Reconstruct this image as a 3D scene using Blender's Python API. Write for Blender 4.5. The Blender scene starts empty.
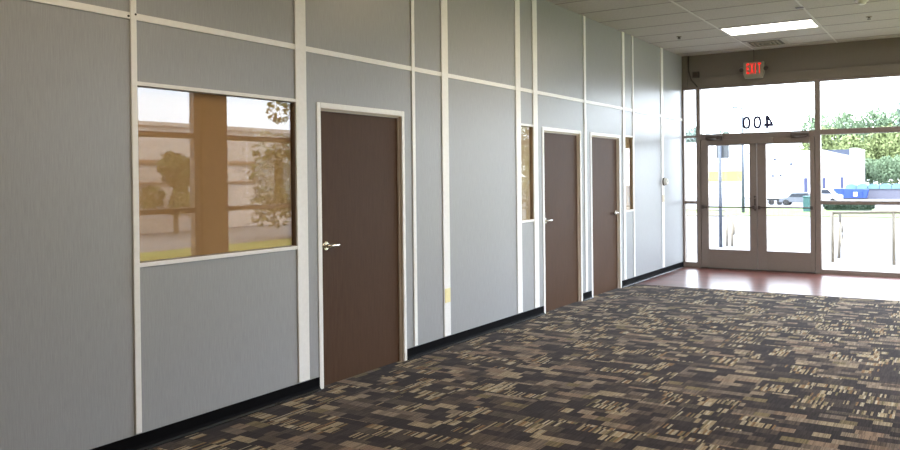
import bpy, bmesh, math, random
from mathutils import Vector, Matrix

random.seed(7)
SC = bpy.context.scene
COL = SC.collection

# ------------------------------------------------------------------ camera
cam = bpy.data.cameras.new("camera")
camo = bpy.data.objects.new("camera", cam)
COL.objects.link(camo)
cam.sensor_width = 36.0
cam.lens = 30.8
cam.shift_x = -(525.236 - 450) / 900
cam.shift_y = -(225 - 181.888) / 900
cam.clip_start = 0.05
cam.clip_end = 600
PITCH, YAW, ROLL = 0.00587681671, 0.517455216, 0.0106616615
R0 = Vector((math.cos(YAW), math.sin(YAW), 0))
F0 = Vector((-math.sin(YAW), math.cos(YAW), 0))
Z0 = Vector((0, 0, 1))
FWD = F0 * math.cos(PITCH) - Z0 * math.sin(PITCH)
UP0 = Z0 * math.cos(PITCH) + F0 * math.sin(PITCH)
RT = R0 * math.cos(ROLL) - UP0 * math.sin(ROLL)
UP = R0 * math.sin(ROLL) + UP0 * math.cos(ROLL)
camo.matrix_world = Matrix(((RT.x, UP.x, -FWD.x, 4.04198706), (RT.y, UP.y, -FWD.y, 0.0),
                            (RT.z, UP.z, -FWD.z, 1.51429351), (0, 0, 0, 1)))
SC.camera = camo

# ------------------------------------------------------------------ sky, sun, exposure
world = bpy.data.worlds.new("sky")
SC.world = world
world.use_nodes = True
bg = world.node_tree.nodes["Background"]
bg.inputs[0].default_value = (0.79, 0.87, 1.0, 1)
bg.inputs[1].default_value = 4.4
sun = bpy.data.lights.new("sun", 'SUN')
sun.energy = 1.6
sun.angle = math.radians(3)
sun.color = (1.0, 0.95, 0.86)
suno = bpy.data.objects.new("sun", sun)
COL.objects.link(suno)
suno.rotation_euler = Vector((0.55, 0.45, -0.75)).to_track_quat('-Z', 'Y').to_euler()
SC.view_settings.view_transform = 'Standard'
SC.view_settings.look = 'None'
SC.view_settings.exposure = 1.38
SC.view_settings.gamma = 1.0
SC.view_settings.use_curve_mapping = False
SC.cycles.use_denoising = True
SC.cycles.max_bounces = 10
SC.cycles.diffuse_bounces = 6
SC.cycles.transparent_max_bounces = 24
SC.cycles.sample_clamp_indirect = 8.0

# ------------------------------------------------------------------ materials
def new_mat(name):
    m = bpy.data.materials.new(name)
    m.use_nodes = True
    nt = m.node_tree
    nt.nodes.clear()
    out = nt.nodes.new('ShaderNodeOutputMaterial')
    return m, nt, out

def node(nt, t, **kw):
    n = nt.nodes.new(t)
    for k, v in kw.items():
        setattr(n, k, v)
    return n

def math_n(nt, op, a, b=None):
    n = node(nt, 'ShaderNodeMath', operation=op)
    for i, x in enumerate((a, b)):
        if x is None:
            continue
        if isinstance(x, (int, float)):
            n.inputs[i].default_value = x
        else:
            nt.links.new(x, n.inputs[i])
    return n.outputs[0]

def flat(name, col, rough=0.6, metal=0.0, spec=0.5, noise=0.06, scale=30, coat=0.0):
    """plain material with a faint procedural variation"""
    m, nt, out = new_mat(name)
    p = node(nt, 'ShaderNodeBsdfPrincipled')
    tc = node(nt, 'ShaderNodeTexCoord')
    nz = node(nt, 'ShaderNodeTexNoise')
    nz.inputs['Scale'].default_value = scale
    nt.links.new(tc.outputs['Object'], nz.inputs['Vector'])
    mx = node(nt, 'ShaderNodeMixRGB')
    mx.inputs[1].default_value = tuple(c * (1 - noise) for c in col) + (1,)
    mx.inputs[2].default_value = tuple(min(1, c * (1 + noise)) for c in col) + (1,)
    nt.links.new(nz.outputs['Fac'], mx.inputs[0])
    nt.links.new(mx.outputs[0], p.inputs['Base Color'])
    p.inputs['Roughness'].default_value = rough
    p.inputs['Metallic'].default_value = metal
    p.inputs['Specular IOR Level'].default_value = spec
    p.inputs['Coat Weight'].default_value = coat
    nt.links.new(p.outputs[0], out.inputs[0])
    return m

def woven(name, c1, c2, rough, spec, sx, sz, big=0.0, bump=0.0):
    """vertically streaked vinyl / veneer: noise stretched along world Z"""
    m, nt, out = new_mat(name)
    p = node(nt, 'ShaderNodeBsdfPrincipled')
    g = node(nt, 'ShaderNodeNewGeometry')
    mp = node(nt, 'ShaderNodeMapping')
    mp.inputs['Scale'].default_value = (sx, sx, sz)
    nt.links.new(g.outputs['Position'], mp.inputs['Vector'])
    nz = node(nt, 'ShaderNodeTexNoise')
    nz.inputs['Scale'].default_value = 1
    nz.inputs['Detail'].default_value = 4
    nz.inputs['Roughness'].default_value = 0.7
    nt.links.new(mp.outputs[0], nz.inputs['Vector'])
    mp2 = node(nt, 'ShaderNodeMapping')
    mp2.inputs['Scale'].default_value = (sx * 1.5, sx * 1.5, sx * 1.5)
    nt.links.new(g.outputs['Position'], mp2.inputs['Vector'])
    n2 = node(nt, 'ShaderNodeTexNoise')
    n2.inputs['Scale'].default_value = 1
    n2.inputs['Detail'].default_value = 2
    nt.links.new(mp2.outputs[0], n2.inputs['Vector'])
    s = math_n(nt, 'ADD', math_n(nt, 'MULTIPLY', nz.outputs['Fac'], 0.7), math_n(nt, 'MULTIPLY', n2.outputs['Fac'], 0.3))
    r = node(nt, 'ShaderNodeValToRGB')
    r.color_ramp.elements[0].position = 0.36
    r.color_ramp.elements[0].color = c1 + (1,)
    r.color_ramp.elements[1].position = 0.64
    r.color_ramp.elements[1].color = c2 + (1,)
    nt.links.new(s, r.inputs[0])
    nt.links.new(r.outputs[0], p.inputs['Base Color'])
    p.inputs['Roughness'].default_value = rough
    p.inputs['Specular IOR Level'].default_value = spec
    if bump:
        b = node(nt, 'ShaderNodeBump')
        b.inputs['Strength'].default_value = bump
        b.inputs['Distance'].default_value = 0.001
        nt.links.new(s, b.inputs['Height'])
        nt.links.new(b.outputs[0], p.inputs['Normal'])
    nt.links.new(p.outputs[0], out.inputs[0])
    return m

def glass(name, ior, tint):
    """a thin pane: mirror reflection by Fresnel, the rest passes straight through"""
    m, nt, out = new_mat(name)
    f = node(nt, 'ShaderNodeFresnel')
    gm = node(nt, 'ShaderNodeNewGeometry')
    im = node(nt, 'ShaderNodeMapRange')          # same reflectance at the inner face of the pane as at the outer one
    im.inputs[3].default_value = ior
    im.inputs[4].default_value = 1.0 / ior
    nt.links.new(gm.outputs['Backfacing'], im.inputs[0])
    nt.links.new(im.outputs[0], f.inputs['IOR'])
    t = node(nt, 'ShaderNodeBsdfTransparent')
    t.inputs[0].default_value = tint + (1,)
    gl = node(nt, 'ShaderNodeBsdfGlossy')
    gl.inputs['Roughness'].default_value = 0.0
    gl.inputs['Color'].default_value = (1, 1, 1, 1)
    mx = node(nt, 'ShaderNodeMixShader')
    nt.links.new(f.outputs[0], mx.inputs[0])
    nt.links.new(t.outputs[0], mx.inputs[1])
    nt.links.new(gl.outputs[0], mx.inputs[2])
    nt.links.new(mx.outputs[0], out.inputs[0])
    return m

def emit(name, col, strength):
    m, nt, out = new_mat(name)
    e = node(nt, 'ShaderNodeEmission')
    e.inputs[0].default_value = col + (1,)
    e.inputs[1].default_value = strength
    nt.links.new(e.outputs[0], out.inputs[0])
    return m

def carpet_mat():
    m, nt, out = new_mat("patchwork_carpet")
    p = node(nt, 'ShaderNodeBsdfPrincipled')
    g = node(nt, 'ShaderNodeNewGeometry')
    sp = node(nt, 'ShaderNodeSeparateXYZ')
    nt.links.new(g.outputs['Position'], sp.inputs[0])
    X, Y = sp.outputs[0], sp.outputs[1]

    def wn(a, b, seed):
        c = node(nt, 'ShaderNodeCombineXYZ')
        for i, v in enumerate((a, b)):
            if isinstance(v, (int, float)):
                c.inputs[i].default_value = v
            else:
                nt.links.new(v, c.inputs[i])
        c.inputs[2].default_value = seed
        w = node(nt, 'ShaderNodeTexWhiteNoise', noise_dimensions='3D')
        nt.links.new(c.outputs[0], w.inputs[0])
        return w

    def cells(w, h, seed):
        row = math_n(nt, 'FLOOR', math_n(nt, 'DIVIDE', Y, h))
        off = wn(row, 0, seed).outputs[0]
        col = math_n(nt, 'FLOOR', math_n(nt, 'ADD', math_n(nt, 'DIVIDE', X, w), off))
        return col, row
    def ramp_n(val, cols):
        rp = node(nt, 'ShaderNodeValToRGB')
        rp.color_ramp.interpolation = 'CONSTANT'
        es = rp.color_ramp.elements
        es[0].position, es[0].color = cols[0][0], cols[0][1] + (1,)
        es[1].position, es[1].color = cols[1][0], cols[1][1] + (1,)
        for pos, c in cols[2:]:
            e = es.new(pos)
            e.color = c + (1,)
        nt.links.new(val, rp.inputs[0])
        return rp.outputs[0]

    def mixc(fac, a, b):
        mm = node(nt, 'ShaderNodeMixRGB')
        nt.links.new(fac, mm.inputs[0])
        nt.links.new(a, mm.inputs[1])
        nt.links.new(b, mm.inputs[2])
        return mm.outputs[0]
    D0, D1, D2 = (0.022, 0.0160, 0.0160), (0.031, 0.0228, 0.0218), (0.049, 0.036, 0.0305)
    solid = [(0.0, D0), (0.20, D1), (0.36, D2), (0.46, (0.070, 0.050, 0.039)), (0.60, (0.125, 0.095, 0.073)),
             (0.71, (0.20, 0.153, 0.110)), (0.81, (0.18, 0.125, 0.088)), (0.89, (0.25, 0.198, 0.132)), (0.96, (0.14, 0.108, 0.058))]
    # zones of plain short patches ...
    c1, r1 = cells(0.155, 0.078, 1.5)
    c2, r2 = cells(0.098, 0.078, 3.5)
    pick = math_n(nt, 'GREATER_THAN', wn(r1, 0, 8.5).outputs[0], 0.5)
    a1 = mixc(pick, ramp_n(wn(c1, r1, 11.5).outputs[0], solid), ramp_n(wn(c2, r2, 12.5).outputs[0], solid))
    # ... and zones of taller patches striped along Y
    c3, r3 = cells(0.125, 0.092, 5.5)
    stripe = wn(math_n(nt, 'FLOOR', math_n(nt, 'DIVIDE', X, 0.0135)), r3, 31.5).outputs[0]
    scol = ramp_n(stripe, [(0.0, D0), (0.22, D2), (0.36, (0.27, 0.21, 0.13)), (0.62, (0.17, 0.10, 0.048)),
                           (0.74, (0.33, 0.28, 0.20)), (0.90, (0.13, 0.105, 0.055))])
    lit = math_n(nt, 'GREATER_THAN', wn(c3, r3, 41.5).outputs[0], 0.48)
    a2 = mixc(lit, ramp_n(wn(c3, r3, 43.5).outputs[0], [(0.0, D0), (0.4, D1), (0.75, D2), (0.9, (0.07, 0.054, 0.042))]), scol)
    zone = math_n(nt, 'GREATER_THAN', wn(math_n(nt, 'FLOOR', math_n(nt, 'DIVIDE', X, 0.305)), math_n(nt, 'FLOOR', math_n(nt, 'DIVIDE', Y, 0.305)), 51.5).outputs[0], 0.50)
    base = mixc(zone, a1, a2)
    # thin yarn lines along Y
    yarn = wn(math_n(nt, 'FLOOR', math_n(nt, 'DIVIDE', X, 0.006)), r1, 61.5).outputs[0]
    ym = node(nt, 'ShaderNodeMapRange')
    ym.inputs[3].default_value = 0.62
    ym.inputs[4].default_value = 1.38
    nt.links.new(yarn, ym.inputs[0])
    mx = node(nt, 'ShaderNodeMixRGB', blend_type='MULTIPLY')
    mx.inputs[0].default_value = 1
    nt.links.new(base, mx.inputs[1])
    nt.links.new(ym.outputs[0], mx.inputs[2])
    # pile
    nz = node(nt, 'ShaderNodeTexNoise')
    nz.inputs['Scale'].default_value = 260
    nz.inputs['Detail'].default_value = 3
    nt.links.new(g.outputs['Position'], nz.inputs['Vector'])
    mp = node(nt, 'ShaderNodeMapRange')
    mp.inputs[1].default_value = 0.3
    mp.inputs[2].default_value = 0.7
    mp.inputs[3].default_value = 0.55
    mp.inputs[4].default_value = 1.45
    nt.links.new(nz.outputs['Fac'], mp.inputs[0])
    mul = node(nt, 'ShaderNodeMixRGB', blend_type='MULTIPLY')
    mul.inputs[0].default_value = 1
    nt.links.new(mx.outputs[0], mul.inputs[1])
    nt.links.new(mp.outputs[0], mul.inputs[2])
    nt.links.new(mul.outputs[0], p.inputs['Base Color'])
    p.inputs['Roughness'].default_value = 0.95
    p.inputs['Specular IOR Level'].default_value = 0.0
    p.inputs['Sheen Weight'].default_value = 0.08
    p.inputs['Sheen Roughness'].default_value = 0.5
    nt.links.new(p.outputs[0], out.inputs[0])
    return m

def plank_mat():
    m, nt, out = new_mat("red_brown_planks")
    p = node(nt, 'ShaderNodeBsdfPrincipled')
    g = node(nt, 'ShaderNodeNewGeometry')
    br = node(nt, 'ShaderNodeTexBrick')
    br.offset = 0.37
    br.inputs['Scale'].default_value = 1.0
    br.inputs['Brick Width'].default_value = 0.95
    br.inputs['Row Height'].default_value = 0.11
    br.inputs['Mortar Size'].default_value = 0.0015
    br.inputs['Color1'].default_value = (0.085, 0.024, 0.018, 1)
    br.inputs['Color2'].default_value = (0.150, 0.050, 0.038, 1)
    br.inputs['Mortar'].default_value = (0.04, 0.014, 0.01, 1)
    nt.links.new(g.outputs['Position'], br.inputs['Vector'])
    mp = node(nt, 'ShaderNodeMapping')
    mp.inputs['Scale'].default_value = (3, 40, 1)
    nt.links.new(g.outputs['Position'], mp.inputs['Vector'])
    nz = node(nt, 'ShaderNodeTexNoise')
    nz.inputs['Scale'].default_value = 1
    nz.inputs['Detail'].default_value = 5
    nt.links.new(mp.outputs[0], nz.inputs['Vector'])
    mr = node(nt, 'ShaderNodeMapRange')
    mr.inputs[3].default_value = 0.6
    mr.inputs[4].default_value = 1.4
    nt.links.new(nz.outputs['Fac'], mr.inputs[0])
    mul = node(nt, 'ShaderNodeMixRGB', blend_type='MULTIPLY')
    mul.inputs[0].default_value = 1
    nt.links.new(br.outputs['Color'], mul.inputs[1])
    nt.links.new(mr.outputs[0], mul.inputs[2])
    nt.links.new(mul.outputs[0], p.inputs['Base Color'])
    p.inputs['Roughness'].default_value = 0.30
    p.inputs['Specular IOR Level'].default_value = 0.27
    nt.links.new(p.outputs[0], out.inputs[0])
    return m

def banded(name, c1, c2, axis_scale, lo, hi, rough=0.8):
    """stretched noise between two colours, world space"""
    m, nt, out = new_mat(name)
    p = node(nt, 'ShaderNodeBsdfPrincipled')
    g = node(nt, 'ShaderNodeNewGeometry')
    mp = node(nt, 'ShaderNodeMapping')
    mp.inputs['Scale'].default_value = axis_scale
    nt.links.new(g.outputs['Position'], mp.inputs['Vector'])
    nz = node(nt, 'ShaderNodeTexNoise')
    nz.inputs['Scale'].default_value = 1
    nz.inputs['Detail'].default_value = 6
    nt.links.new(mp.outputs[0], nz.inputs['Vector'])
    r = node(nt, 'ShaderNodeValToRGB')
    r.color_ramp.elements[0].position = lo
    r.color_ramp.elements[0].color = c1 + (1,)
    r.color_ramp.elements[1].position = hi
    r.color_ramp.elements[1].color = c2 + (1,)
    nt.links.new(nz.outputs['Fac'], r.inputs[0])
    nt.links.new(r.outputs[0], p.inputs['Base Color'])
    p.inputs['Roughness'].default_value = rough
    nt.links.new(p.outputs[0], out.inputs[0])
    return m

M = {}
M['panel'] = woven("grey_woven_vinyl", (0.318, 0.330, 0.347), (0.388, 0.401, 0.418), 0.34, 0.36, 170, 9, bump=0.15)
M['door'] = woven("brown_door_veneer", (0.062, 0.031, 0.017), (0.094, 0.051, 0.030), 0.5, 0.12, 230, 5, bump=0.1)
M['trim'] = flat("white_painted_trim", (0.90, 0.90, 0.895), 0.4)
M['jamb'] = flat("cream_painted_jamb", (0.60, 0.52, 0.44), 0.5)
M['toe'] = flat('glossy_black_toe', (0.02, 0.022, 0.026), 0.22)
M['reveal'] = flat('tan_painted_reveal', (0.36, 0.28, 0.19), 0.5)
M['base'] = flat("black_vinyl_base", (0.004, 0.004, 0.005), 0.5, spec=0.03)
M['carpet'] = carpet_mat()
M['planks'] = plank_mat()
M['wall'] = flat("taupe_painted_wall", (0.19, 0.158, 0.122), 0.7)
M['board_brown'] = flat("brown_tint_board", (0.55, 0.36, 0.19), 0.8)
M['board_beige'] = flat("beige_tint_board", (0.55, 0.44, 0.28), 0.8)
M['tile'] = banded("mineral_ceiling_tile", (0.43, 0.405, 0.375), (0.50, 0.475, 0.445), (60, 60, 60), 0.35, 0.65, 0.9)
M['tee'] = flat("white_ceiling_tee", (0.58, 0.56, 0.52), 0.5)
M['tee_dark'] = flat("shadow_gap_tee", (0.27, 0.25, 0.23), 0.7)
M['bronze'] = flat("tan_anodised_frame", (0.21, 0.163, 0.133), 0.42, metal=0.2)
M['brown_column'] = flat("brown_column_cladding", (0.24, 0.13, 0.06), 0.5)
M['dark_metal'] = flat("dark_bronze_metal", (0.085, 0.063, 0.050), 0.4, metal=0.5)
M['steel'] = flat("satin_steel", (0.72, 0.69, 0.64), 0.25, metal=0.9)
M['glass'] = glass("clear_pane", 1.45, (0.97, 0.98, 0.97))
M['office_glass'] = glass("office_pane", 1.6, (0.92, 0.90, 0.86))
M['white_plastic'] = flat("white_plastic", (0.78, 0.77, 0.72), 0.4)
M['yellow_plastic'] = flat("pale_yellow_plate", (0.90, 0.82, 0.46), 0.45)
M['beige_plastic'] = flat("beige_plate", (0.62, 0.52, 0.38), 0.45)
M['sign_housing'] = flat("cream_sign_housing", (0.30, 0.27, 0.205), 0.5)
M['sign_red'] = emit("red_lit_letters", (1.0, 0.022, 0.014), 0.5)
M['lens'] = emit("white_light_diffuser", (1.0, 0.80, 0.54), 6.5)
M['lens_far'] = emit('white_light_diffuser_low', (1.0, 0.95, 0.86), 2.6)
M['black'] = flat("near_black", (0.015, 0.015, 0.015), 0.5)
M['navy'] = flat("dark_navy_vinyl", (0.012, 0.008, 0.055), 0.5)
M['conduit'] = flat("painted_conduit", (0.07, 0.058, 0.045), 0.5)
M['asphalt'] = banded("pale_parking_lot", (0.095, 0.095, 0.112), (0.14, 0.14, 0.155), (0.12, 0.5, 1), 0.35, 0.65, 0.9)
M['concrete'] = banded("pale_concrete", (0.19, 0.18, 0.17), (0.24, 0.232, 0.22), (1, 1, 1), 0.3, 0.7, 0.9)
M['road'] = banded("grey_road", (0.15, 0.145, 0.14), (0.20, 0.19, 0.185), (0.4, 0.4, 1), 0.3, 0.7, 0.9)
M['grass'] = banded("lawn_grass", (0.058, 0.098, 0.012), (0.092, 0.130, 0.022), (0.8, 0.8, 1), 0.3, 0.7, 0.95)
M['verge'] = banded("dry_verge_grass", (0.15, 0.165, 0.02), (0.28, 0.27, 0.05), (1.6, 1.6, 1), 0.3, 0.7, 0.95)
M['rail'] = flat("cream_painted_rail", (0.27, 0.232, 0.18), 0.5)
M['post'] = flat("blue_grey_post", (0.054, 0.065, 0.090), 0.5)
M['sign_back'] = flat("grey_sign_back", (0.072, 0.079, 0.086), 0.5)
M['white_wall'] = flat("white_metal_siding", (0.72, 0.72, 0.74), 0.7)
M['pink_wall'] = flat("pale_pink_siding", (0.54, 0.47, 0.42), 0.8)
M['band'] = flat("brown_siding_band", (0.24, 0.15, 0.10), 0.8)
M['roof'] = flat("slate_blue_roof", (0.043, 0.054, 0.086), 0.7)
M['slot'] = flat("dark_blue_doorway", (0.035, 0.04, 0.10), 0.6)
M['yellow_band'] = flat("yellow_fascia", (0.396, 0.346, 0.065), 0.6)
M['blue'] = flat("bright_blue_paint", (0.009, 0.040, 0.230), 0.5)
M['light_blue'] = banded("pale_blue_cover", (0.043, 0.122, 0.202), (0.108, 0.194, 0.245), (0.5, 0.5, 0.5), 0.35, 0.65, 0.6)
M['lilac'] = flat("lilac_grey_side", (0.101, 0.101, 0.137), 0.7)
M['teal'] = flat("teal_bin_paint", (0.014, 0.065, 0.065), 0.5)
M['car_white'] = flat("white_car_paint", (0.68, 0.68, 0.70), 0.3)
M['car_silver'] = flat("silver_car_paint", (0.115, 0.126, 0.144), 0.3, metal=0.4)
M['car_glass'] = flat("dark_car_glass", (0.02, 0.025, 0.035), 0.15)
M['tyre'] = flat("black_tyre", (0.012, 0.012, 0.012), 0.8)
M['bark'] = flat("brown_bark", (0.10, 0.075, 0.045), 0.9)
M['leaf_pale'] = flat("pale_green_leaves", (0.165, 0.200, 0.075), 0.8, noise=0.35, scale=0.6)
M['leaf_mid'] = flat("mid_green_leaves", (0.125, 0.180, 0.100), 0.8, noise=0.35, scale=0.6)
M['leaf_blue_haze'] = flat("hazed_blue_green_leaves", (0.115, 0.155, 0.130), 0.8, noise=0.3, scale=0.6)  # bluish green, with distance haze put into the leaf colour
M['leaf_hedge'] = flat("dark_hedge_leaves", (0.018, 0.036, 0.020), 0.8, noise=0.3, scale=1.5)
M['leaf_olive'] = flat("olive_green_leaves", (0.125, 0.125, 0.03), 0.8, noise=0.3, scale=1.5)

# ------------------------------------------------------------------ mesh helpers
class MB:
    def __init__(self):
        self.v = []
        self.f = []

    def box(self, x0, x1, y0, y1, z0, z1):
        n = len(self.v)
        self.v += [(x0, y0, z0), (x1, y0, z0), (x1, y1, z0), (x0, y1, z0),
                   (x0, y0, z1), (x1, y0, z1), (x1, y1, z1), (x0, y1, z1)]
        for q in ((0, 3, 2, 1), (4, 5, 6, 7), (0, 1, 5, 4), (1, 2, 6, 5), (2, 3, 7, 6), (3, 0, 4, 7)):
            self.f.append(tuple(n + i for i in q))
        return self

    def tube(self, pts, r, seg=10, caps=True):
        """round bar along a polyline; r may be a list"""
        pts = [Vector(p) for p in pts]
        rs = r if isinstance(r, (list, tuple)) else [r] * len(pts)
        n0 = len(self.v)
        for i, p in enumerate(pts):
            if i == 0:
                d = pts[1] - p
            elif i == len(pts) - 1:
                d = p - pts[i - 1]
            else:
                d = (pts[i + 1] - p).normalized() + (p - pts[i - 1]).normalized()
            d.normalize()
            a = Vector((0, 0, 1)) if abs(d.z) < 0.9 else Vector((1, 0, 0))
            u = d.cross(a).normalized()
            w = d.cross(u).normalized()
            for k in range(seg):
                t = 2 * math.pi * k / seg
                q = p + (u * math.cos(t) + w * math.sin(t)) * rs[i]
                self.v.append(tuple(q))
        for i in range(len(pts) - 1):
            for k in range(seg):
                a = n0 + i * seg + k
                b = n0 + i * seg + (k + 1) % seg
                self.f.append((a, a + seg, b + seg, b))
        if caps:
            self.f.append(tuple(n0 + k for k in range(seg)))
            self.f.append(tuple(n0 + (len(pts) - 1) * seg + k for k in reversed(range(seg))))
        return self

    def prism(self, poly, axis, a, b):
        """extrude a 2-D polygon along axis (0 x, 1 y, 2 z) from a to b; poly in the other two axes, in order"""
        n = len(self.v)
        k = len(poly)
        for t in (a, b):
            for (p, q) in poly:
                c = [p, q]
                c.insert(axis, t)
                self.v.append(tuple(c))
        self.f.append(tuple(n + i for i in range(k)))
        self.f.append(tuple(n + k + i for i in reversed(range(k))))
        for i in range(k):
            j = (i + 1) % k
            self.f.append((n + i, n + k + i, n + k + j, n + j))
        return self

    def ring(self, outer, inner, axis, a, b):
        """extruded outline with a hole: outer and inner have the same number of points"""
        n = len(self.v)
        k = len(outer)
        for t in (a, b):
            for poly in (outer, inner):
                for (p, q) in poly:
                    c = [p, q]
                    c.insert(axis, t)
                    self.v.append(tuple(c))
        for i in range(k):
            j = (i + 1) % k
            self.f.append((n + i, n + j, n + k + j, n + k + i))
            self.f.append((n + 2 * k + i, n + 3 * k + i, n + 3 * k + j, n + 2 * k + j))
            self.f.append((n + i, n + 2 * k + i, n + 2 * k + j, n + j))
            self.f.append((n + k + i, n + k + j, n + 3 * k + j, n + 3 * k + i))
        return self

    def build(self, name, mat, parent=None, bevel=0.0, smooth=False, base=None):
        xs, ys, zs = zip(*self.v)
        o0 = Vector(base) if base else Vector(((min(xs) + max(xs)) / 2, (min(ys) + max(ys)) / 2, min(zs)))
        me = bpy.data.meshes.new(name)
        me.from_pydata([tuple(Vector(v) - o0) for v in self.v], [], self.f)
        bm = bmesh.new()
        bm.from_mesh(me)
        bmesh.ops.recalc_face_normals(bm, faces=bm.faces)
        bm.to_mesh(me)
        bm.free()
        me.materials.append(mat)
        if smooth:
            for p in me.polygons:
                p.use_smooth = True
        o = bpy.data.objects.new(name, me)
        COL.objects.link(o)
        if parent is not None:
            o.parent = parent
            o.location = o0 - ORG[parent.name]
        else:
            o.location = o0
        ORG[o.name] = o0
        if bevel:
            b = o.modifiers.new("bevel", 'BEVEL')
            b.width = bevel
            b.segments = 2
            b.limit_method = 'ANGLE'
        return o

ORG = {}

def tag(o, label, cat, group=None, kind=None):
    o['label'] = label
    o['category'] = cat
    if group:
        o['group'] = group
    if kind:
        o['kind'] = kind
    return o

def thing(name, loc, label, cat, group=None, kind=None):
    o = bpy.data.objects.new(name, None)
    o.empty_display_size = 0.1
    COL.objects.link(o)
    o.location = loc
    ORG[o.name] = Vector(loc)
    return tag(o, label, cat, group, kind)

def struct(o, label, cat):
    return tag(o, label, cat, kind='structure')

def bx(*a):
    return MB().box(*a)

# ------------------------------------------------------------------ room shell
L = 12.42          # storefront end wall plane
H = 3.488          # ceiling
RX = 5.3           # right glazed wall plane
BY = -5.0          # back of the room
CARPET_END = 10.13

struct(bx(-0.3, RX + 0.12, BY, CARPET_END, -0.12, 0.0).build('floor', M['carpet']),
       'carpet floor of brown, black and tan patchwork running along the grey partition', 'floor')
struct(bx(-0.3, RX + 0.12, CARPET_END, L + 0.06, -0.12, 0.002).build('floor', M['planks']),
       'red brown plank floor strip in front of the glass entrance doors', 'floor')
ceil = struct(bx(-0.3, RX + 0.2, BY, L + 0.2, H, H + 0.12).build('ceiling', M['tile']),
              'beige tiled drop ceiling over the whole room', 'ceiling')
TX = [1.188 + 1.22 * k for k in range(0, 4)]
t = MB()
for x in TX:
    t.box(x - 0.011, x + 0.011, BY, L - 0.05, H - 0.006, H + 0.002)
t.build('ceiling_tee', M['tee'], ceil)
t = MB()
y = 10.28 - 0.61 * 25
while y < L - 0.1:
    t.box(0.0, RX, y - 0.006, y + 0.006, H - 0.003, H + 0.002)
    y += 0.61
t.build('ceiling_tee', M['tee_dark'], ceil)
# roof slab above the ceiling, so no sun gets in over the top
struct(bx(-3.0, RX + 0.5, BY - 0.2, L + 0.5, H + 0.14, H + 0.5).build('wall_top', M['wall']),
       'roof slab over the room', 'roof')

# left partition with openings
DOORS = [(4.112, 5.038), (7.523, 8.446), (8.784, 9.673)]
DH = 2.037
WINS = [(2.690, 3.870, 1.052, 2.058), (7.005, 7.276, 1.058, 2.062), (9.873, 10.157, 1.046, 2.060)]
holes = [(a, b, 0.0, DH) for a, b in DOORS] + WINS
cuts = sorted({BY, L} | {h[0] for h in holes} | {h[1] for h in holes})
w = MB()
for a, b in zip(cuts, cuts[1:]):
    hs = [h for h in holes if h[0] <= a + 1e-6 and h[1] >= b - 1e-6]
    if not hs:
        w.box(-0.12, 0.0, a, b, 0, H)
    else:
        h = hs[0]
        if h[2] > 0:
            w.box(-0.12, 0.0, a, b, 0, h[2])
        w.box(-0.12, 0.0, a, b, h[3], H)
struct(w.build('wall_left', M['panel']), 'grey woven vinyl panelled partition with brown doors and white battens', 'wall')

# battens: (centre y, width)
BAT = [(0.55, 0.045, 'before'), (2.671, 0.036, 'left edge of the large office window'), (3.921, 0.100, 'right edge of the large office window'),
       (5.193, 0.042, 'right of the nearest door'), (5.650, 0.098, 'carrying the yellow plate'),
       (6.956, 0.098, 'left edge of the middle narrow window'), (7.326, 0.100, 'right edge of the middle narrow window'),
       (8.596, 0.057, 'between the two far doors'), (9.836, 0.076, 'left edge of the farthest narrow window'),
       (10.182, 0.046, 'right edge of the farthest narrow window'), (11.386, 0.095, 'carrying the round thermostat')]
k = 0
for (yc, bw, what) in BAT:
    k += 1
    wide = 'wide' if bw > 0.07 else 'slim'
    tr = MB().box(0.0, 0.011, yc - bw / 2, yc + bw / 2, 0.1, H)
    if bw > 0.07 and yc < 9:
        pass
    struct(tr.build('trim_%d' % k, M['trim'], bevel=0.002),
           ('%s white vertical batten, %s' % (wide, what)) if what != 'before' else 'slim white vertical batten on the grey panels nearest the viewer', 'batten')
# rail between the battens at 2.44 m
edges = [BY] + [e for (yc, bw, _) in BAT for e in (yc - bw / 2, yc + bw / 2)] + [L]
segs = list(zip(edges[0::2], edges[1::2]))
ra = MB()
for a, b in segs:
    ra.box(0.0, 0.009, a, b, 2.421, 2.459)
rail = struct(ra.build('trim_%d' % (k + 1), M['trim'], bevel=0.002), 'white horizontal rail across the partition above the doors', 'rail')
sc = MB()
for dy, dz in ((-0.03, -0.004), (0.012, 0.012)):
    sc.tube([(0.008, 2.671 + dy, 2.44 + dz), (0.0135, 2.671 + dy, 2.44 + dz)], 0.006, 8)
sc.build('screw', M['black'], rail)

# black cove base
def base_run(a, b, name, label):
    prof = [(0.0, 0.093), (0.005, 0.093), (0.006, 0.03), (0.010, 0.014), (0.024, 0.003), (0.024, 0.0), (0.0, 0.0)]
    o = MB().prism([(x, z) for x, z in prof], 1, a, b).build(name, M['base'])
    MB().prism([(0.0105, 0.0135), (0.0245, 0.0045), (0.031, 0.002), (0.031, 0.0005), (0.0245, 0.0005)], 1, a, b).build('base_toe', M['toe'], o)
    return struct(o, label, 'baseboard')
base_run(BY, 4.072, 'baseboard_left', 'black vinyl baseboard from the near end to the nearest brown door')
base_run(5.078, 7.483, 'baseboard_left', 'black vinyl baseboard between the nearest door and the middle door')
base_run(8.486, 8.744, 'baseboard_left', 'short black vinyl baseboard between the two far brown doors')
base_run(9.713, L - 0.06, 'baseboard_left', 'black vinyl baseboard from the farthest brown door to the glass entrance')

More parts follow.
